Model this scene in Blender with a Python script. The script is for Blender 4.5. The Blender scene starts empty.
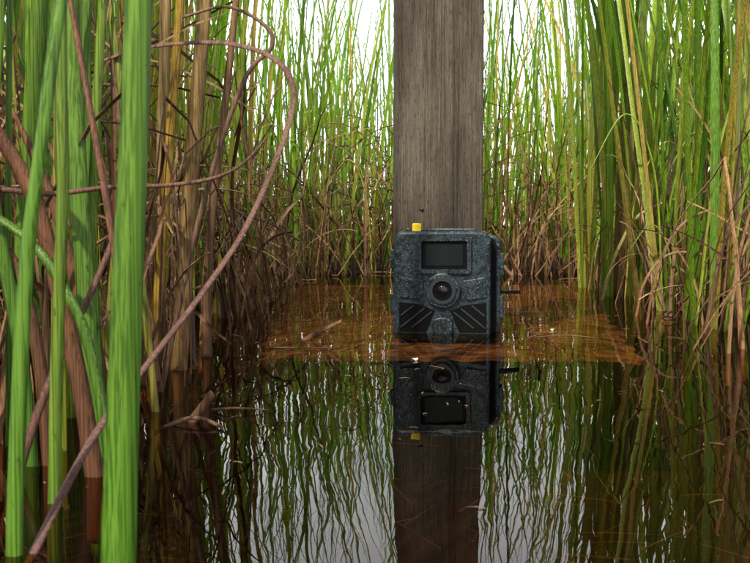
import bpy, bmesh, math, random
import numpy as np
from mathutils import Vector, Matrix
random.seed(7)
R=random.random
def U(a,b): return a+(b-a)*R()
scene=bpy.context.scene
col=scene.collection

# ---------------------------------------------------------------- node helpers
def newmat(name):
    m=bpy.data.materials.new(name); m.use_nodes=True
    nt=m.node_tree; nt.nodes.clear()
    out=nt.nodes.new('ShaderNodeOutputMaterial')
    return m,nt,out
def N(nt,t,**kw):
    n=nt.nodes.new(t)
    for k,v in kw.items():
        if k in n.inputs.keys(): n.inputs[k].default_value=v
        else: setattr(n,k,v)
    return n
def coords(nt,scale=(1,1,1)):
    tc=N(nt,'ShaderNodeTexCoord'); mp=N(nt,'ShaderNodeMapping')
    mp.inputs['Scale'].default_value=scale
    nt.links.new(tc.outputs['Object'],mp.inputs['Vector']); return mp.outputs['Vector']
def noise(nt,vec,scale,detail=4,rough=.55,dist=0):
    n=N(nt,'ShaderNodeTexNoise'); n.inputs['Scale'].default_value=scale
    n.inputs['Detail'].default_value=detail; n.inputs['Roughness'].default_value=rough
    n.inputs['Distortion'].default_value=dist
    nt.links.new(vec,n.inputs['Vector']); return n.outputs['Fac']
def ramp(nt,fac,stops):
    r=N(nt,'ShaderNodeValToRGB'); e=r.color_ramp.elements
    while len(e)<len(stops): e.new(.5)
    for i,(p,c) in enumerate(stops):
        e[i].position=p; e[i].color=(c[0],c[1],c[2],1)
    nt.links.new(fac,r.inputs['Fac']); return r.outputs['Color']
def mix(nt,a,b,fac,mode='MIX'):
    m=N(nt,'ShaderNodeMixRGB',blend_type=mode)
    for s,v in (('Fac',fac),('Color1',a),('Color2',b)):
        if isinstance(v,bpy.types.NodeSocket): nt.links.new(v,m.inputs[s])
        else: m.inputs[s].default_value=v if s=='Fac' else (*v,1)
    return m.outputs['Color']
def bump(nt,h,strength,dist=.002):
    b=N(nt,'ShaderNodeBump'); b.inputs['Strength'].default_value=strength; b.inputs['Distance'].default_value=dist
    nt.links.new(h,b.inputs['Height']); return b.outputs['Normal']
def principled(nt,out,color,rough=.5,normal=None,spec=.5,coat=0):
    p=N(nt,'ShaderNodeBsdfPrincipled')
    if isinstance(color,bpy.types.NodeSocket): nt.links.new(color,p.inputs['Base Color'])
    else: p.inputs['Base Color'].default_value=(*color,1)
    if isinstance(rough,bpy.types.NodeSocket): nt.links.new(rough,p.inputs['Roughness'])
    else: p.inputs['Roughness'].default_value=rough
    p.inputs['Specular IOR Level'].default_value=spec
    p.inputs['Coat Weight'].default_value=coat
    if normal: nt.links.new(normal,p.inputs['Normal'])
    if out: nt.links.new(p.outputs[0],out.inputs['Surface'])
    return p

# ---------------------------------------------------------------- materials
def reed_material(name,transl=.4,rough=.4,spec=.45,blotch=.6):
    m,nt,out=newmat(name)
    at=N(nt,'ShaderNodeAttribute'); at.attribute_name='Col'
    n1=noise(nt,coords(nt,(1,1,.006)),1300,2,.6); n2=noise(nt,coords(nt,(1,1,.30)),60,4,.65)
    n3=noise(nt,coords(nt,(1,1,.3)),420,3,.7)
    c=mix(nt,at.outputs['Color'],ramp(nt,n1,[(.40,(.36,.40,.30)),(.5,(.97,.97,.92)),(.60,(1.45,1.35,1.5))]),.75,'MULTIPLY')
    c=mix(nt,c,ramp(nt,n2,[(.33,(.42,.33,.25)),(.5,(1,1,1)),(.7,(1.3,1.2,1.15))]),blotch,'MULTIPLY')
    c=mix(nt,c,ramp(nt,n3,[(.30,(.45,.30,.18)),(.36,(1,1,1))]),.85,'MULTIPLY')
    p=principled(nt,None if transl else out,c,rough,bump(nt,n1,.7,.0006),spec)
    if transl:
        t=N(nt,'ShaderNodeBsdfTranslucent'); nt.links.new(mix(nt,c,(1.3,1.15,.8),1,'MULTIPLY'),t.inputs['Color'])
        ms=N(nt,'ShaderNodeMixShader'); ms.inputs[0].default_value=transl
        nt.links.new(p.outputs[0],ms.inputs[1]); nt.links.new(t.outputs[0],ms.inputs[2])
        nt.links.new(ms.outputs[0],out.inputs['Surface'])
    return m
M_reed=reed_material('reed_leaf_mat',.42,.32,.5,.25)
M_dead=reed_material('dead_reed_mat',0,.6,.3)

m,nt,out=newmat('weathered_wood'); M_wood=m
g=noise(nt,coords(nt,(1,1,.04)),520,7,.75,.3); g2=noise(nt,coords(nt,(1,1,.008)),190,4,.6,.6)
fl=noise(nt,coords(nt,(1,1,.12)),1000,3,.6)
bl=noise(nt,coords(nt,(1,1,.4)),16,6,.65)
c=ramp(nt,g,[(.32,(.060,.052,.043)),(.45,(.125,.11,.090)),(.58,(.175,.156,.13)),(.72,(.26,.235,.20))])
c=mix(nt,c,ramp(nt,g2,[(.36,(.40,.36,.32)),(.48,(1,1,1))]),.7,'MULTIPLY')
c=mix(nt,c,ramp(nt,fl,[(.35,(.2,.18,.16)),(.44,(1,1,1))]),.8,'MULTIPLY')
c=mix(nt,c,ramp(nt,bl,[(.35,(.60,.56,.52)),(.5,(.95,.92,.88)),(.65,(1.2,1.16,1.1))]),.9,'MULTIPLY')
# water-stained foot of the post
tc=N(nt,'ShaderNodeTexCoord'); sz=N(nt,'ShaderNodeSeparateXYZ'); nt.links.new(tc.outputs['Object'],sz.inputs[0])
ad=N(nt,'ShaderNodeMath',operation='MULTIPLY_ADD'); nt.links.new(bl,ad.inputs[0]); ad.inputs[1].default_value=-.10; nt.links.new(sz.outputs['Z'],ad.inputs[2])
c=mix(nt,c,ramp(nt,ad.outputs[0],[(.02,(.35,.30,.25)),(.12,(1,1,1))]),.9,'MULTIPLY')
principled(nt,out,c,.85,bump(nt,mix(nt,g,fl,.4),1,.0018),.25)

m,nt,out=newmat('sunken_plywood'); M_board=m
a=noise(nt,coords(nt),8,8,.74,.8); b=noise(nt,coords(nt,(.15,1,1)),70,5,.6,.4)
s=noise(nt,coords(nt),60,5,.75)
c=ramp(nt,a,[(.36,(.08,.045,.025)),(.47,(.33,.21,.11)),(.64,(.55,.39,.23))])
c=mix(nt,c,ramp(nt,b,[(.38,(.5,.42,.35)),(.55,(1.1,1.1,1.1))]),.6,'MULTIPLY')
c=mix(nt,c,ramp(nt,s,[(.41,(.22,.18,.15)),(.53,(1,1,1))]),.8,'MULTIPLY')
principled(nt,out,c,.8,None,.2)

m,nt,out=newmat('marsh_mud'); M_mud=m
a=noise(nt,coords(nt),9,8,.7)
b=noise(nt,coords(nt,(1,.35,1)),90,4,.6,1.5)
c=ramp(nt,a,[(.3,(.006,.003,.002)),(.6,(.020,.010,.006)),(.8,(.045,.023,.013))])
c=mix(nt,c,ramp(nt,b,[(.5,(.7,.7,.7)),(.72,(2.0,1.7,1.4))]),.8,'MULTIPLY')
principled(nt,out,c,.9,bump(nt,a,.6,.02),.2)

m,nt,out=newmat('tannin_water'); M_water=m
w1=noise(nt,coords(nt,(1,.6,1)),7,2,.5,.2); w2=noise(nt,coords(nt,(1,.5,1)),40,2,.5,.2)
w=mix(nt,w1,w2,.08)
nb=bump(nt,w,.11,.012)
tr=N(nt,'ShaderNodeBsdfTransparent'); tr.inputs['Color'].default_value=(.68,.48,.29,1)
gl=N(nt,'ShaderNodeBsdfGlossy'); gl.inputs['Roughness'].default_value=.0; gl.inputs['Color'].default_value=(.78,.74,.68,1)
fr=N(nt,'ShaderNodeFresnel'); fr.inputs['IOR'].default_value=1.215
nt.links.new(nb,gl.inputs['Normal']); nt.links.new(nb,fr.inputs['Normal'])
ms=N(nt,'ShaderNodeMixShader'); nt.links.new(fr.outputs[0],ms.inputs[0])
nt.links.new(tr.outputs[0],ms.inputs[1]); nt.links.new(gl.outputs[0],ms.inputs[2]); nt.links.new(ms.outputs[0],out.inputs['Surface'])

def camo():
    m,nt,out=newmat('camo_plastic')
    v=coords(nt)
    a=noise(nt,v,95,5,.7,1.2); b=noise(nt,v,520,3,.7); 
    c=ramp(nt,a,[(.38,(.003,.004,.006)),(.47,(.011,.020,.027)),(.56,(.030,.052,.068)),(.66,(.009,.017,.022))])
    c=mix(nt,c,ramp(nt,b,[(.60,(0,0,0)),(.67,(.17,.22,.26))]),1,'ADD')
    vo=N(nt,'ShaderNodeTexVoronoi'); vo.inputs['Scale'].default_value=230; nt.links.new(v,vo.inputs['Vector'])
    dr=ramp(nt,vo.outputs['Distance'],[(.0,(1,1,1)),(.22,(0,0,0))])
    h=mix(nt,b,dr,.6)
    principled(nt,out,c,.38,bump(nt,h,.7,.0008),.4)
    return m
M_camo=camo()
def flat(name,c,r,spec=.5,coat=0):
    m,nt,out=newmat(name)
    n=noise(nt,coords(nt),250,4)
    cc=mix(nt,c,ramp(nt,n,[(.3,(.7,.7,.7)),(.7,(1.3,1.3,1.3))]),.5,'MULTIPLY')
    principled(nt,out,cc,r,bump(nt,n,.15,.0005),spec,coat); return m
M_black=flat('black_plastic',(.003,.0035,.004),.5,.12)
M_glass=flat('tinted_window',(.012,.015,.018),.15,.25,.05)
M_lens=flat('lens_glass',(.003,.004,.006),.03,.7,.5)
M_rim=flat('grey_rubber',(.022,.033,.040),.4)
M_yellow=flat('yellow_plastic',(.75,.55,.01),.4)
M_steel=flat('steel',(.05,.045,.04),.5)
M_foam=flat('pale_foam',(.7,.68,.62),.4)

# ---------------------------------------------------------------- mesh helpers
def link(name,me,mats,parent=None,smooth=True):
    o=bpy.data.objects.new(name,me); col.objects.link(o)
    for mm in (mats if isinstance(mats,(list,tuple)) else [mats]): me.materials.append(mm)
    if smooth: me.polygons.foreach_set('use_smooth',[True]*len(me.polygons))
    if parent: o.parent=parent
    return o
class Acc:
    def __init__(s): s.v=[];s.f=[];s.c=[]
    def blade(s,pts,wid,c0,c1,kind='ribbon',thick=.25,twist=0,side=None,c2=None,prof=None):
        n=len(pts); b=len(s.v); k=3 if kind=='ribbon' else 8
        ang=U(0,6.28)
        ref=side if side else Vector((math.cos(ang),math.sin(ang),0))
        for i,p in enumerate(pts):
            t=i/(n-1)
            tg=(pts[min(i+1,n-1)]-pts[max(i-1,0)]).normalized()
            sd=(ref-tg*ref.dot(tg))
            if sd.length<.05: sd=Vector((0,1,0))-tg*tg.y
            sd.normalize(); nn=tg.cross(sd)
            if twist:
                a=twist*t; sd,nn=sd*math.cos(a)+nn*math.sin(a),nn*math.cos(a)-sd*math.sin(a)
            w=wid(t)*.5
            if k==3:
                s.v+=[p-sd*w,p+nn*w*thick*1.5,p+sd*w]
            elif prof=='leaf':
                for (pa,pb) in ((1,.0),(.62,-.30),(.18,-.62),(-.30,-.42),(-1,.05),(-.5,.30),(0,.42),(.5,.30)):
                    s.v.append(p+sd*(pa*w)+nn*(pb*w*thick*2.2))
            else:
                for j in range(8):
                    a=j*math.pi/4
                    s.v.append(p+sd*(math.cos(a)*w)+nn*(math.sin(a)*w*thick))
            if c2: cc=[(c0[q]*(1-t*2)+c1[q]*t*2) if t<.5 else (c1[q]*(2-2*t)+c2[q]*(2*t-1)) for q in range(3)]
            else: cc=[c0[q]*(1-t)+c1[q]*t for q in range(3)]
            s.c+=[(*cc,1)]*k
            if i:
                o=b+(i-1)*k; q=b+i*k
                if k==3: s.f+=[(o,o+1,q+1,q),(o+1,o+2,q+2,q+1)]
                else:
                    for j in range(8): s.f.append((o+j,o+(j+1)%8,q+(j+1)%8,q+j))
        if k==8:
            s.f.append(tuple(b+j for j in range(7,-1,-1))); s.f.append(tuple(b+(n-1)*8+j for j in range(8)))
    def make(s,name,mat,parent=None):
        me=bpy.data.meshes.new(name); me.from_pydata([tuple(x) for x in s.v],[],s.f)
        ca=me.color_attributes.new('Col','FLOAT_COLOR','POINT')
        ca.data.foreach_set('color',np.array(s.c,dtype=np.float32).ravel())
        return link(name,me,mat,parent)
def spine(base,H,phi,th0,dth,n=10,kinks=(),wob=.0):
    p=Vector(base); pts=[p.copy()]; th=th0; st=H/n
    for i in range(n):
        th+=dth*(i/n)*2/n
        for (ki,ka) in kinks:
            if ki==i: th+=ka
        ph=phi+U(-wob,wob)
        d=Vector((math.sin(th)*math.cos(ph),math.sin(th)*math.sin(ph),math.cos(th)))
        p=p+d*st
        if p.z<.003: p.z=U(.002,.006)
        pts.append(p.copy())
    return pts
def catmull(P,seg=8):
    P=[Vector(p) for p in P]; Q=[P[0]*2-P[1]]+P+[P[-1]*2-P[-2]]; o=[]
    for i in range(1,len(Q)-2):
        a,b,c,d=Q[i-1:i+3]
        for j in range(seg):
            t=j/seg
            o.append(.5*((2*b)+(c-a)*t+(2*a-5*b+4*c-d)*t*t+(3*b-a-3*c+d)*t**3))
    o.append(P[-1]); return o
GREENS=[(.18,.38,.025),(.25,.47,.035),(.13,.31,.022),(.33,.50,.045),(.19,.41,.04),(.38,.52,.06),(.08,.20,.018)]
YEL=[(.46,.38,.07),(.52,.40,.11),(.40,.42,.06)]
TANS=[(.30,.19,.09),(.40,.27,.13),(.24,.14,.065),(.36,.25,.14)]
BRN=[(.10,.045,.026),(.15,.070,.038),(.19,.10,.052),(.07,.036,.025),(.25,.15,.08)]
ch=random.choice
def jit(c,s=.18):
    k=U(1-s,1+s); return tuple(x*k*U(.93,1.07) for x in c)
def rightline(y): return .33+.12*(y-.7)
def clear(pts):
    """keep blades out of the open pond channel in front of the post"""
    for p in pts:
        if .2<p.y<2.25 and p.z<.9:
            left=-.115+.03*min(1,p.z/.3)
            if p.y<1.0: left=min(left,-.095)
            if left<p.x<rightline(p.y)-.07-.12*min(1,p.z/.5): return False
        if p.y<.4: return False
    return True

def green_blade(A,x,y,z0=-.02,hmin=.9,hmax=1.6,w=(.005,.011),lean=.10,curl=.5,n=9):
    H=U(hmin,hmax); W=U(*w)
    r=R()
    c1=jit(ch(GREENS),.3) if r<.88 else jit(ch(YEL))
    c0=jit(ch(TANS+YEL)) if R()<.4 else tuple(q*.7 for q in c1)
    for k in range(8):
        pts=spine((x,y,z0),H,U(0,6.28),abs(random.gauss(0,lean)),U(0,curl)*(3 if R()<.15 else 1),n,wob=.05)
        if clear(pts): break
    else: return
    A.blade(pts,lambda t:W*(1-.25*t)*(1 if t<.55 else max(.04,(1-t)/.45)**.7),c0,c1,thick=.35,twist=U(-1.2,1.2),c2=jit(c1,.1))
def dead_blade(A,x,y,z0=-.02,hmin=.3,hmax=1.1,w=(.003,.008),n=12):
    H=U(hmin,hmax); W=U(*w)
    c0=jit(ch(BRN)); c1=jit(ch(BRN+TANS))
    for k in range(8):
        ks=[(random.randint(3,9),U(.5,2.1))] if R()<.6 else []
        pts=spine((x,y,z0),H,U(0,6.28),abs(random.gauss(0,.3)),U(0,1.8),n,ks,wob=.25)
        if clear(pts): break
    else: return
    A.blade(pts,lambda t:W*(1-.7*t),c0,c1,thick=.5,twist=U(-3,3))

# ---------------------------------------------------------------- terrain
def sm(a,b,x):
    t=min(1,max(0,(x-a)/(b-a))); return t*t*(3-2*t)
ax=sorted(set([round(-3+i*.12,3) for i in range(51)]+[-120,-60,-30,-15,-8,-5,5,8,15,30,60,120]))
ay=sorted(set([round(-2+i*.12,3) for i in range(60)]+[-120,-60,-30,-15,-8,-4,7,10,15,30,60,120]))
V=[];F=[]
for yy in ay:
    for xx in ax:
        side=sm(.9,1.5,abs(xx)); back=sm(2.25,2.7,yy); fr_=sm(1.2,1.9,-yy)
        k=max(side,back,fr_)
        z=-.16+.185*k+.012*math.sin(xx*5.1+yy*2)*math.cos(yy*4.3)
        V.append((xx,yy,z))
nx=len(ax)
for j in range(len(ay)-1):
    for i in range(nx-1):
        F.append((j*nx+i,j*nx+i+1,(j+1)*nx+i+1,(j+1)*nx+i))
me=bpy.data.meshes.new('ground'); me.from_pydata(V,[],F); link('ground',me,M_mud)
me=bpy.data.meshes.new('water'); me.from_pydata([(-6,-4,0),(6,-4,0),(6,6,0),(-6,6,0)],[],[(0,1,2,3)]); link('water',me,M_water,smooth=False)

# ---------------------------------------------------------------- submerged board
def prism(poly,y0,y1,bev=0,axis='Y',seg=2):
    """poly: list of (x,z); extruded y0->y1 (y0 = front)"""
    bm=bmesh.new()
    f=bm.faces.new([bm.verts.new((x,y0,z)) for x,z in poly])
    r=bmesh.ops.extrude_face_region(bm,geom=[f])
    bmesh.ops.translate(bm,verts=[g for g in r['geom'] if isinstance(g,bmesh.types.BMVert)],vec=(0,y1-y0,0))
    bmesh.ops.recalc_face_normals(bm,faces=bm.faces)
    if bev:
        ed=[e for e in bm.edges if len(e.link_faces)==2 and e.calc_face_angle(0)>.9]
        bmesh.ops.bevel(bm,geom=ed,offset=bev,segments=seg,affect='EDGES',profile=.5)
    me=bpy.data.meshes.new('m'); bm.to_mesh(me); bm.free(); return me
bm=bmesh.new()
nu,nv=60,60; grid=[]
for j in range(nv+1):
    row=[]
    for i in range(nu+1):
        u,v=i/nu,j/nv
        xl=-.116-.076*v; xr=.262+.24*v
        x=xl+(xr-xl)*u; y=.886+1.29*v
        if i in(0,nu): x+=.004*math.sin(j*1.7)+.003*math.sin(j*.6)
        if j==0: y+=.0015*math.sin(i*1.3)
        ed_=min(u,1-u)
        z=-.012-(.004*sm(.10,0,ed_) if ed_<.10 else 0)
        row.append(bm.verts.new((x,y,z+.0007*math.sin(i*.9)*math.cos(j*.7))))
    grid.append(row)
for j in range(nv):
    for i in range(nu): bm.faces.new((grid[j][i],grid[j][i+1],grid[j+1][i+1],grid[j+1][i]))
r=bmesh.ops.extrude_face_region(bm,geom=bm.faces[:])
bmesh.ops.translate(bm,verts=[g for g in r['geom'] if isinstance(g,bmesh.types.BMVert)],vec=(0,0,-.004))
bmesh.ops.recalc_face_normals(bm,faces=bm.faces)
me=bpy.data.meshes.new('b'); bm.to_mesh(me); bm.free(); link('submerged_board',me,M_board,smooth=False)

# ---------------------------------------------------------------- post
def box(x0,x1,y0,y1,z0,z1,bev=.002):
    me=prism([(x0,z0),(x1,z0),(x1,z1),(x0,z1)],y0,y1,bev); return me
post=link('wooden_post',box(.0232,.1253,1.052,1.152,-.16,1.45,.0025),M_wood,smooth=False)
bm=bmesh.new(); bmesh.ops.create_cone(bm,cap_ends=True,segments=16,radius1=.0022,radius2=.0018,depth=.002,matrix=Matrix.Translation((.054,1.0508,.138))@Matrix.Rotation(math.pi/2,4,'X'))
me=bpy.data.meshes.new('nail'); bm.to_mesh(me); bm.free(); link('nail_head',me,M_steel,post)

# ---------------------------------------------------------------- trail camera
cam_e=bpy.data.objects.new('trail_camera',None); col.objects.link(cam_e); cam_e.location=(.0765,.993,0); cam_e.rotation_euler=(0,0,math.radians(-9))
def rrect(x0,x1,z0,z1,r,n=6,cham=None):
    P=[]
    for cx,cz,a0 in ((x1-r,z0+r,-90),(x1-r,z1-r,0),(x0+r,z1-r,90),(x0+r,z0+r,180)):
        for i in range(n+1):
            a=math.radians(a0+90*i/n); P.append((cx+r*math.cos(a),cz+r*math.sin(a)))
    return P
def part(name,me,mat,smooth=False): return link(name,me,mat,cam_e,smooth)
part('back_shell',prism(rrect(-.060,.0605,-.009,.108,.011),.020,.048,.003),M_camo)
part('seam_gasket',prism(rrect(-.057,.0555,-.008,.106,.010),.017,.021,.0),M_black)
part('front_shell',prism(rrect(-.0560,.0500,-.009,.1125,.011),.000,.0175,.0035,seg=3),M_camo)
def ring(outer,inner,y0,y1):
    bm=bmesh.new(); n=len(outer)
    def row(P,y): return [bm.verts.new((x,y,z)) for x,z in P]
    a,b,c,d=row(outer,y1),row(outer,y0),row(inner,y0),row(inner,y1)
    for i in range(n):
        j=(i+1)%n
        for p,q_ in ((a,b),(b,c),(c,d)):
            bm.faces.new((p[i],p[j],q_[j],q_[i]))
    bmesh.ops.recalc_face_normals(bm,faces=bm.faces)
    me=bpy.data.meshes.new('ring'); bm.to_mesh(me); bm.free(); return me
part('window_frame',ring(rrect(-.030,.029,.066,.106,.004),rrect(-.0255,.0245,.0705,.1015,.002),-.0035,.001),M_camo)
part('sensor_window',prism(rrect(-.0257,.0247,.0703,.1017,.002),-.0008,.001),M_black)
part('window_panel',prism(rrect(-.021,.020,.0745,.0975,.002),-.0014,.0),M_glass)
def circ(cx,cz,r,n=40): return [(cx+r*math.cos(2*math.pi*i/n),cz+r*math.sin(2*math.pi*i/n)) for i in range(n)]
LX,LZ=-.002,.0470
part('lens_housing',prism(circ(LX,LZ,.0195),-.005,.001,.0015),M_camo,False)
part('lens_ring',ring(circ(LX,LZ,.0145),circ(LX,LZ,.0108),-.0075,-.004),M_rim)
part('lens_well',prism(circ(LX,LZ,.0110),-.0056,-.004),M_black)
bm=bmesh.new(); bmesh.ops.create_uvsphere(bm,u_segments=32,v_segments=16,radius=.0062)
for v_ in bm.verts: v_.co=Vector((v_.co.x+LX,v_.co.y*.35-.0052,v_.co.z+LZ))
me=bpy.data.meshes.new('lens'); bm.to_mesh(me); bm.free(); part('lens',me,M_lens,True)
for sgn in (-1,1):
    X=lambda x:LX+sgn*x
    poly=[(X(.022),.058),(X(.046),.062),(X(.048),.040),(X(.026),.036),(X(.022),.044)]
    part('cheek_panel',prism(poly,-.0022,.001,.0008),M_camo)
    poly=[(X(.0085),.0245),(X(.023),.031),(X(.0475),.034),(X(.0475),.001),(X(.018),.001)]
    part('louvre_recess',prism(poly,-.0007,.001),M_black)
    for (a,b) in (((.012,.0235),(.034,.006)),((.020,.0275),(.0465,.006)),((.032,.0305),(.0465,.019))):
        dx,dz=b[0]-a[0],b[1]-a[1]; l=math.hypot(dx,dz); nx_,nz_=-dz/l*.0008,dx/l*.0008
        poly=[(X(a[0]+nx_),a[1]+nz_),(X(b[0]+nx_),b[1]+nz_),(X(b[0]-nx_),b[1]-nz_),(X(a[0]-nx_),a[1]-nz_)]
        part('louvre_rib',prism(poly,-.0022,.000,.0002),M_rim)
    poly=[(X(.0485),.036),(X(.0505),.036),(X(.0505),.0),(X(.0485),.0)]
    part('louvre_edge',prism(poly,-.002,.001),M_camo)
part('pir_dome',prism(rrect(LX-.011,LX+.011,-.004,.018,.008),-.0055,.001,.002),M_camo)
for x0,x1,z0,z1 in ((-.0635,-.058,.070,.092),(-.0635,-.058,.018,.042),(.0585,.064,.062,.088),(.0585,.064,.014,.040)):
    part('hinge_lug',prism(rrect(x0,x1,z0,z1,.002),.022,.038,.0012),M_camo)
part('latch',prism(rrect(.0585,.082,.0425,.0465,.0015),.026,.032,.0008),M_black)
part('mount_strap',box(-.0555,.057,.0483,.0515,.045,.070,.0005),M_black)
part('top_cap',prism(rrect(-.030,.034,.108,.1155,.003),.005,.030,.0015),M_camo)
part('yellow_tag',prism(rrect(-.0365,-.0265,.110,.121,.0018),.004,.012,.001),M_yellow)
part('tag_hook',prism(rrect(-.0435,-.0385,.104,.1155,.0015),.004,.012,.001),M_camo)

# ---------------------------------------------------------------- reeds : random masses
def scatter(A,n,xf,yf,fn,clump=6,spread=.035):
    for i in range(n//clump):
        y=yf(); x=xf(y)
        for k in range(clump): fn(A,x+random.gauss(0,spread),y+random.gauss(0,spread))
A=Acc()
scatter(A,2000,lambda y:U(-.48*y-.4,.48*y+.4),lambda:2.45+2.4*R()**1.2,lambda A,x,y:green_blade(A,x,max(y,2.36),0,.6,1.5,(.005,.012),.13,.5,8),5,.06)
A.make('reed_bed',M_reed)
A=Acc()
scatter(A,1000,lambda y:U(-.48*y-.6,.48*y+.6),lambda:U(4.8,7.5),lambda A,x,y:green_blade(A,x,y,0,.5,1.35,(.009,.017),.12,.4,6),5,.10)
A.make('reed_bed',M_reed)
A=Acc()
scatter(A,800,lambda y:U(-.5*y-.2,.5*y+.2),lambda:2.35+1.6*R()**1.5,lambda A,x,y:dead_blade(A,x,max(2.34,y),0,.2,.65,(.004,.011)),4,.05)
scatter(A,500,lambda y:U(-.5*y-.2,.5*y+.2),lambda:U(2.9,5.5),lambda A,x,y:dead_blade(A,x,y,0,.2,.45,(.010,.02),8),4,.08)
A.make('dead_reed_thicket',M_dead)
# left bed
A=Acc()
scatter(A,440,lambda y:U(-.20-.1*R(),-.55*y-.30) ,lambda:U(.75,2.5),lambda A,x,y:green_blade(A,min(x,-.165),y,-.03,.8,1.5,(.006,.012),.10,.4),4,.03)
A.make('reed_bed',M_reed)
A=Acc()
scatter(A,860,lambda y:U(-.17,-.5*y-.25),lambda:U(.62,2.5),lambda A,x,y:dead_blade(A,min(x,-.15),y,-.03,.15,.6,(.003,.009)),4,.03)
A.make('dead_reed_thicket',M_dead)
# right bed
A=Acc()
scatter(A,760,lambda y:rightline(y)+.02+(.4*y+.25)*R(),lambda:U(1.0,2.5),lambda A,x,y:green_blade(A,max(x,rightline(y)+.01),y,-.03,.7,1.5,(.005,.011),.17,.7),5,.035)
A.make('reed_bed',M_reed)
A=Acc()
scatter(A,400,lambda y:rightline(y)+(.4*y+.2)*R(),lambda:U(.85,2.5),lambda A,x,y:dead_blade(A,max(x,rightline(y)),y,-.03,.12,.4,(.003,.007)),5,.03)
A.make('dead_reed_thicket',M_dead)

# ---------------------------------------------------------------- foreground cattail clump (left)
A=Acc(); D=Acc()
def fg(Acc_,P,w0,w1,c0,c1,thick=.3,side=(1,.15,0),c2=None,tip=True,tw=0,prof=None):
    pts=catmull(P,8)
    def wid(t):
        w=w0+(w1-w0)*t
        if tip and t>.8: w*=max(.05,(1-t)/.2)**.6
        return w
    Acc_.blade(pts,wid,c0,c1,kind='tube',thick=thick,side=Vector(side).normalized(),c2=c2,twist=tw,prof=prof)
L=dict(prof='leaf',thick=.32)
S2=dict(prof='leaf',thick=.32,side=(1,.6,0)); S3=dict(prof='leaf',thick=.35,side=(1,-.5,0))
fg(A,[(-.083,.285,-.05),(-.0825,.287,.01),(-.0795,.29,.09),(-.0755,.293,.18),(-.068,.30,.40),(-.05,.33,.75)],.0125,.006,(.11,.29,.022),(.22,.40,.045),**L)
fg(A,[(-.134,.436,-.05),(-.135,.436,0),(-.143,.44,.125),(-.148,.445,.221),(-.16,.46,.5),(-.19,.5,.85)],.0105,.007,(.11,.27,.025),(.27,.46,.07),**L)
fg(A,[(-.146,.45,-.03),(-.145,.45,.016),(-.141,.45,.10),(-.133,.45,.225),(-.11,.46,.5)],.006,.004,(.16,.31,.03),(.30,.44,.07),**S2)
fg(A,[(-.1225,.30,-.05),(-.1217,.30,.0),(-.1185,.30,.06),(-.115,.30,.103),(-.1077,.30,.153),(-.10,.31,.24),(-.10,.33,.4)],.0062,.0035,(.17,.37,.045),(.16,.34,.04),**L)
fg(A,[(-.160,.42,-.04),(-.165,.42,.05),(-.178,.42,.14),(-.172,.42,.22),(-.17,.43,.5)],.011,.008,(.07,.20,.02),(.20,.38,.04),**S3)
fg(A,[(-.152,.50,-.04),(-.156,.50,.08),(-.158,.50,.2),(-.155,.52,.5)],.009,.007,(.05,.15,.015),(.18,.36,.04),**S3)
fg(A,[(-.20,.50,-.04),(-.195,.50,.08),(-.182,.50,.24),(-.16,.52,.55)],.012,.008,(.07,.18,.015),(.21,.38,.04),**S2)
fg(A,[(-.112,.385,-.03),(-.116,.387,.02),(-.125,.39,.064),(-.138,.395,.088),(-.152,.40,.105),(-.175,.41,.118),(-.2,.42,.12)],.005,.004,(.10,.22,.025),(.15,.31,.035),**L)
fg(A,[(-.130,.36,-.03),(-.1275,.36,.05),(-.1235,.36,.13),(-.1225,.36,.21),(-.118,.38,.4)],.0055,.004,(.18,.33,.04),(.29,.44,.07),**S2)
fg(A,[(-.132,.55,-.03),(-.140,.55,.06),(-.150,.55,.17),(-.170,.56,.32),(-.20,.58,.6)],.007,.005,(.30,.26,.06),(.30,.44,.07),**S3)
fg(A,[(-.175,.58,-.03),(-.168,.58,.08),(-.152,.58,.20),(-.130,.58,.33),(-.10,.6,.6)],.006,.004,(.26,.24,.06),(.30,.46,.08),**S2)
# yellow and tan leaves
fg(A,[(-.172,.69,-.03),(-.171,.69,0),(-.158,.69,.15),(-.146,.69,.287),(-.12,.70,.6)],.0085,.006,(.45,.28,.04),(.62,.45,.07),**L)
fg(D,[(-.158,.72,-.03),(-.157,.72,0),(-.146,.72,.15),(-.133,.72,.295),(-.11,.73,.6)],.015,.010,(.15,.08,.03),(.38,.26,.10),**L)
fg(D,[(-.178,.74,-.03),(-.176,.74,.1),(-.17,.74,.25),(-.165,.75,.6)],.012,.008,(.12,.06,.03),(.38,.27,.11),**L)
fg(D,[(-.150,.80,-.03),(-.146,.80,.1),(-.128,.80,.25),(-.10,.80,.5)],.009,.005,(.10,.05,.03),(.30,.18,.08),**L)
fg(D,[(-.125,.40,-.03),(-.125,.40,-.005),(-.131,.40,.04),(-.139,.40,.079),(-.150,.40,.1235),(-.168,.40,.156),(-.19,.40,.18)],.009,.006,(.10,.045,.022),(.17,.075,.035),**L)
fg(D,[(-.152,.42,-.03),(-.155,.42,.03),(-.163,.42,.08),(-.18,.42,.12)],.008,.006,(.09,.04,.02),(.14,.065,.03),**L)
fg(D,[(-.142,.47,-.03),(-.150,.47,.05),(-.165,.47,.12),(-.19,.47,.18)],.008,.004,(.10,.045,.025),(.19,.09,.045),**L)
fg(D,[(-.115,.41,-.03),(-.1135,.41,.03),(-.118,.41,.10),(-.135,.42,.19),(-.15,.43,.26)],.0042,.0025,(.12,.05,.03),(.19,.09,.05),**S2)
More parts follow.
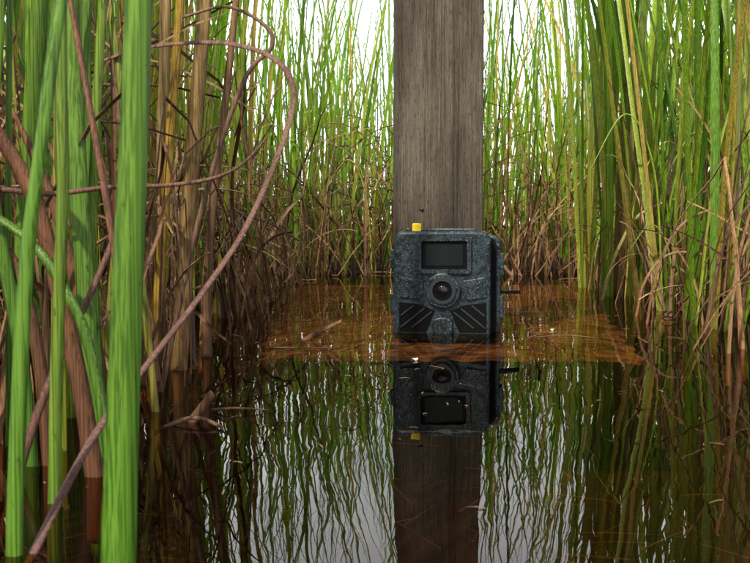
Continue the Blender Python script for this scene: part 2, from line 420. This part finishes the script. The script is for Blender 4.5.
fg(D,[(-.165,.39,-.03),(-.150,.40,.03),(-.128,.42,.09),(-.118,.44,.13)],.005,.002,(.09,.04,.03),(.16,.08,.05),**L)
for i in range(34):
    y=U(.42,.85); x=-.415*y-.02+U(-.05,.075)*y/.5
    if x>-.15: x=-.15-U(0,.06)
    green_blade(A,x,y,-.03,.6,1.1,(.004,.008),.08,.2,12)
for i in range(170):
    y=U(.45,1.1); x=-.36*y+U(-.10,.12)
    if x>-.14: x=-.14-U(0,.07)
    dead_blade(D,x,y,-.03,.12,.5,(.002,.007),14)
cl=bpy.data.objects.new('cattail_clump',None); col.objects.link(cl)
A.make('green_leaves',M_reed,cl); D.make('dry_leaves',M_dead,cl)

D=Acc()
ARC=(.13,.065,.055)
fg(D,[(-.1177,.30,-.004),(-.1039,.33,.0333),(-.0895,.36,.0583),(-.073,.39,.085),(-.058,.42,.115),(-.0442,.46,.1614),(-.0435,.48,.1875),(-.058,.50,.2058),(-.089,.52,.217),(-.134,.54,.2184),(-.18,.56,.21)],.0042,.0028,ARC,(.21,.12,.09),.5,(1,0,.6),tip=False)
D.make('dry_reed_stem',M_dead)
D=Acc()
fg(D,[(-.19,.42,.127),(-.174,.42,.129),(-.15,.42,.127),(-.123,.42,.130),(-.095,.42,.131),(-.074,.42,.1344),(-.062,.43,.142),(-.052,.44,.155)],.0030,.0012,(.15,.07,.05),(.15,.08,.055),.7,(0,0,1),tip=False)
D.make('dry_reed_stem',M_dead)
D=Acc()
fg(D,[(-.15,.62,-.01),(-.12,.62,.12),(-.09,.62,.21),(-.07,.62,.235),(-.075,.62,.25),(-.10,.62,.262),(-.13,.62,.255)],.004,.002,(.14,.08,.05),(.24,.15,.09),.7,(1,0,.4),tip=False)
D.make('dry_reed_stem',M_dead)

# right hand leaves
A=Acc(); D=Acc()
for i in range(28):
    x=.44+U(-.03,.08); y=1.75+U(-.2,.2)
    green_blade(A,x,y,-.03,.9,1.4,(.009,.015),.10,.35,12)
fg(D,[(.472,1.85,-.02),(.468,1.85,.02),(.478,1.85,.06),(.488,1.86,.085)],.022,.012,(.44,.30,.14),(.50,.36,.18))
def sag(a,b,c,d,w,c0,c1,AC): fg(AC,[a,b,c,d],w,w*.5,c0,c1,.4,(0,.3,1))
sag((.375,1.5,-.01),(.405,1.5,.09),(.46,1.5,.155),(.64,1.5,.20),.007,(.26,.22,.08),(.38,.32,.13),D)
sag((.33,1.1,-.01),(.345,1.1,.07),(.385,1.1,.13),(.50,1.12,.155),.005,(.18,.09,.05),(.30,.18,.10),D)
sag((.345,1.2,-.01),(.36,1.2,.05),(.40,1.2,.085),(.50,1.22,.07),.005,(.20,.10,.05),(.32,.20,.11),D)
def arches(D,n,xf,yr,hr,lr,w,left):
    for i in range(n):
        for tr_ in range(10):
            y=U(*yr); x=xf(y); h=U(*hr); l=U(*lr); s=-1 if R()<left else 1
            cc=jit(ch(TANS+YEL+BRN+BRN+BRN)); dy=U(-.12,.12)
            W=U(*w)
            P=[(x,y,-.01),(x+s*l*.10,y+dy*.2,h*.65),(x+s*l*.4,y+dy*.5,h),(x+s*l*.8,y+dy*.9,h*U(.6,.85)),(x+s*l*1.05,y+dy,h*U(.1,.5))]
            if clear([Vector(p) for p in P]):
                fg(D,P,W,W*.45,cc,jit(cc),.3,(0,1,.2)); break
for i in range(70):
    y=U(.9,1.9); x=rightline(y)+U(0,.18)
    dead_blade(D,x,y,-.02,.12,.4,(.003,.006),14)
arches(D,100,lambda y:rightline(y)+U(-.02,.25),(.95,2.2),(.06,.40),(.12,.5),(.004,.009),.35)
# green leaves arching low over the water
for i in range(26):
    y=U(1.0,2.1); x=rightline(y)+U(0,.1); s_=ch((-1,1,1)); l=U(.1,.3)*(.4 if s_<0 else 1); h=U(.1,.35); cc=jit(ch(GREENS))
    P=[(x,y,-.01),(x+s_*l*.15,y,h*.7),(x+s_*l*.5,y+.02,h),(x+s_*l,y+.03,h*.7)]
    if clear([Vector(p) for p in P]): fg(A,P,.008,.004,cc,cc,.3,(0,1,.2))
cl=bpy.data.objects.new('reed_tussock',None); col.objects.link(cl)
A.make('green_leaves',M_reed,cl); D.make('dry_leaves',M_dead,cl)
D=Acc()
arches(D,70,lambda y:U(-.55,-.17),(1.0,2.3),(.10,.40),(.12,.40),(.004,.010),.5)
arches(D,90,lambda y:U(-1,1.2),(2.36,2.9),(.12,.50),(.15,.6),(.006,.014),.5)
D.make('dead_reed_thicket',M_dead)

# ---------------------------------------------------------------- floating / wading bits
D=Acc()
fg(D,[(-.080,.93,-.006),(-.065,.93,.004),(-.05,.925,.012),(-.034,.92,.0205)],.0075,.004,(.16,.08,.04),(.24,.13,.07),.6,(0,.5,1),tip=False)
D.make('broken_reed_stalk',M_dead)
D=Acc()
fg(D,[(-.112,.52,-.008),(-.103,.52,.004),(-.0935,.515,.017)],.009,.006,(.07,.035,.02),(.14,.07,.04),.6,(0,.5,1),tip=False)
fg(D,[(-.13,.50,-.006),(-.112,.51,.002),(-.10,.51,.004),(-.085,.50,.001)],.003,.002,(.12,.06,.03),(.16,.08,.05),.6,(0,.5,1),tip=False)
fg(D,[(-.10,.55,.001),(-.085,.545,.003),(-.065,.55,.001)],.002,.001,(.12,.06,.03),(.16,.08,.05),.6,(0,.5,1))
D.make('broken_reed_stalk',M_dead)
D=Acc()
fg(D,[(-.10,.86,.0005),(-.07,.85,.002),(-.035,.855,.001)],.003,.002,(.16,.09,.05),(.2,.12,.07),.5,(0,1,0))
fg(D,[(.15,1.25,.0005),(.19,1.24,.002),(.24,1.26,.001)],.003,.002,(.16,.09,.05),(.25,.17,.1),.5,(0,1,0))
fg(D,[(.17,.95,.0005),(.20,.955,.002),(.235,.94,.001)],.0022,.001,(.16,.09,.05),(.25,.17,.1),.5,(0,1,0))
for i in range(230):
    y=U(.35,2.2); x=U(-.16,.1) if R()<.5 else U(.0,rightline(y))
    l=U(.002,.009)*(1 if R()<.85 or y<.7 else 4); a=U(0,3.14)
    if .02<x<.13 and .95<y<1.2: continue
    fg(D,[(x,y,.0003),(x+l*.5*math.cos(a),y+l*.5*math.sin(a),.0007),(x+l*math.cos(a),y+l*math.sin(a),.0003)],U(.0005,.0015),.0006,jit(ch(BRN+TANS)),jit(ch(BRN+TANS)),.3,(math.sin(a),-math.cos(a),0))
for i in range(70):
    y=U(.8,2.3); x=ch((U(-.2,-.13),rightline(y)-U(0,.07)))
    dead_blade(D,x,y,-.03,.08,.4,(.0015,.004),8)
D.make('floating_reed_litter',M_dead)
D=Acc()
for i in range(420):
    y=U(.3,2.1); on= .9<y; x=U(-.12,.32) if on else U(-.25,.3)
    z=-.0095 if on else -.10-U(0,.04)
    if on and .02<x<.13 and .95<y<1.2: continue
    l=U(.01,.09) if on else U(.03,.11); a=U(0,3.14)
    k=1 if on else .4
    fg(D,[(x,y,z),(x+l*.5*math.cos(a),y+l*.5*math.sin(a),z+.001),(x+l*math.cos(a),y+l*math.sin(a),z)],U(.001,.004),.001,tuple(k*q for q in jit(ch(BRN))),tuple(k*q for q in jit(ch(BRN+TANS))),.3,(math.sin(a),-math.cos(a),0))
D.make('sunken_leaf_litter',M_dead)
def foam_bubble(x,y,s,a):  # flat wavy disc standing for a white foam bubble on the water
    bm=bmesh.new(); c=bm.verts.new((x,y,.0022)); rim=[]
    for i in range(9):
        t=i/9*2*math.pi; r_=s*(1+.25*math.sin(3*t+a))
        rim.append(bm.verts.new((x+r_*math.cos(t),y+r_*.7*math.sin(t),.0012+.0012*math.sin(2*t+a))))
    for i in range(9): bm.faces.new((c,rim[i],rim[(i+1)%9]))
    me=bpy.data.meshes.new('p'); bm.to_mesh(me); bm.free(); link('floating_foam_bubble',me,M_foam)
foam_bubble(.034,.775,.003,.4); foam_bubble(.20,1.02,.0025,1.3)

# ---------------------------------------------------------------- light
elev=math.radians(44); az=math.radians(212)
W=bpy.data.worlds.new("World"); scene.world=W; W.use_nodes=True; nt=W.node_tree
bg=nt.nodes['Background']; sky=nt.nodes.new('ShaderNodeTexSky'); sky.sky_type='NISHITA'; sky.sun_disc=False
sky.sun_elevation=elev; sky.sun_rotation=az; sky.dust_density=3; sky.air_density=1
tc=nt.nodes.new('ShaderNodeTexCoord'); nz=nt.nodes.new('ShaderNodeTexNoise'); nz.inputs['Scale'].default_value=2.2; nz.inputs['Detail'].default_value=6
nt.links.new(tc.outputs['Generated'],nz.inputs['Vector'])
cr=nt.nodes.new('ShaderNodeValToRGB'); cr.color_ramp.elements[0].position=.35; cr.color_ramp.elements[0].color=(.45,.45,.45,1); cr.color_ramp.elements[1].position=.6
nt.links.new(nz.outputs['Fac'],cr.inputs['Fac'])
# sky glow added low on the far side to brighten reflections and reeds
sx=nt.nodes.new('ShaderNodeSeparateXYZ'); nt.links.new(tc.outputs['Generated'],sx.inputs[0])
def mr(sock,a,b,c,d):
    n=nt.nodes.new('ShaderNodeMapRange'); n.interpolation_type='SMOOTHSTEP'
    for k,v in zip(('From Min','From Max','To Min','To Max'),(a,b,c,d)): n.inputs[k].default_value=v
    nt.links.new(sock,n.inputs['Value']); return n.outputs[0]
h1=mr(sx.outputs['Z'],.36,.65,1,0); h2=mr(sx.outputs['Y'],.0,.8,0,1)
mm=nt.nodes.new('ShaderNodeMath'); mm.operation='MULTIPLY'; nt.links.new(h1,mm.inputs[0]); nt.links.new(h2,mm.inputs[1])
hz=nt.nodes.new('ShaderNodeMixRGB'); nt.links.new(mm.outputs[0],hz.inputs['Fac']); hz.inputs['Color1'].default_value=(9.4,9.7,10.2,1); hz.inputs['Color2'].default_value=(42,44,48,1)
mx=nt.nodes.new('ShaderNodeMixRGB'); nt.links.new(cr.outputs['Color'],mx.inputs['Fac']); nt.links.new(sky.outputs[0],mx.inputs['Color1']); nt.links.new(hz.outputs[0],mx.inputs['Color2'])
nt.links.new(mx.outputs[0],bg.inputs['Color']); bg.inputs['Strength'].default_value=.10
sd=bpy.data.lights.new('sun','SUN'); sd.energy=5; sd.angle=math.radians(1.5); sd.color=(1,.90,.72)
so=bpy.data.objects.new('sun',sd); col.objects.link(so)
s=Vector((math.sin(az)*math.cos(elev),math.cos(az)*math.cos(elev),math.sin(elev)))
so.rotation_euler=s.to_track_quat('Z','Y').to_euler()

# ---------------------------------------------------------------- camera
cd=bpy.data.cameras.new('camera'); cd.lens=43.46; cd.sensor_width=36; cd.clip_start=.01; cd.clip_end=500
cd.dof.use_dof=True; cd.dof.focus_distance=1.1; cd.dof.aperture_fstop=50
co=bpy.data.objects.new('camera',cd); col.objects.link(co); co.location=(0,0,.108)
co.rotation_euler=(math.radians(90-2.94),0,0); scene.camera=co
scene.view_settings.view_transform='Standard'; scene.view_settings.look='None'; scene.view_settings.exposure=0
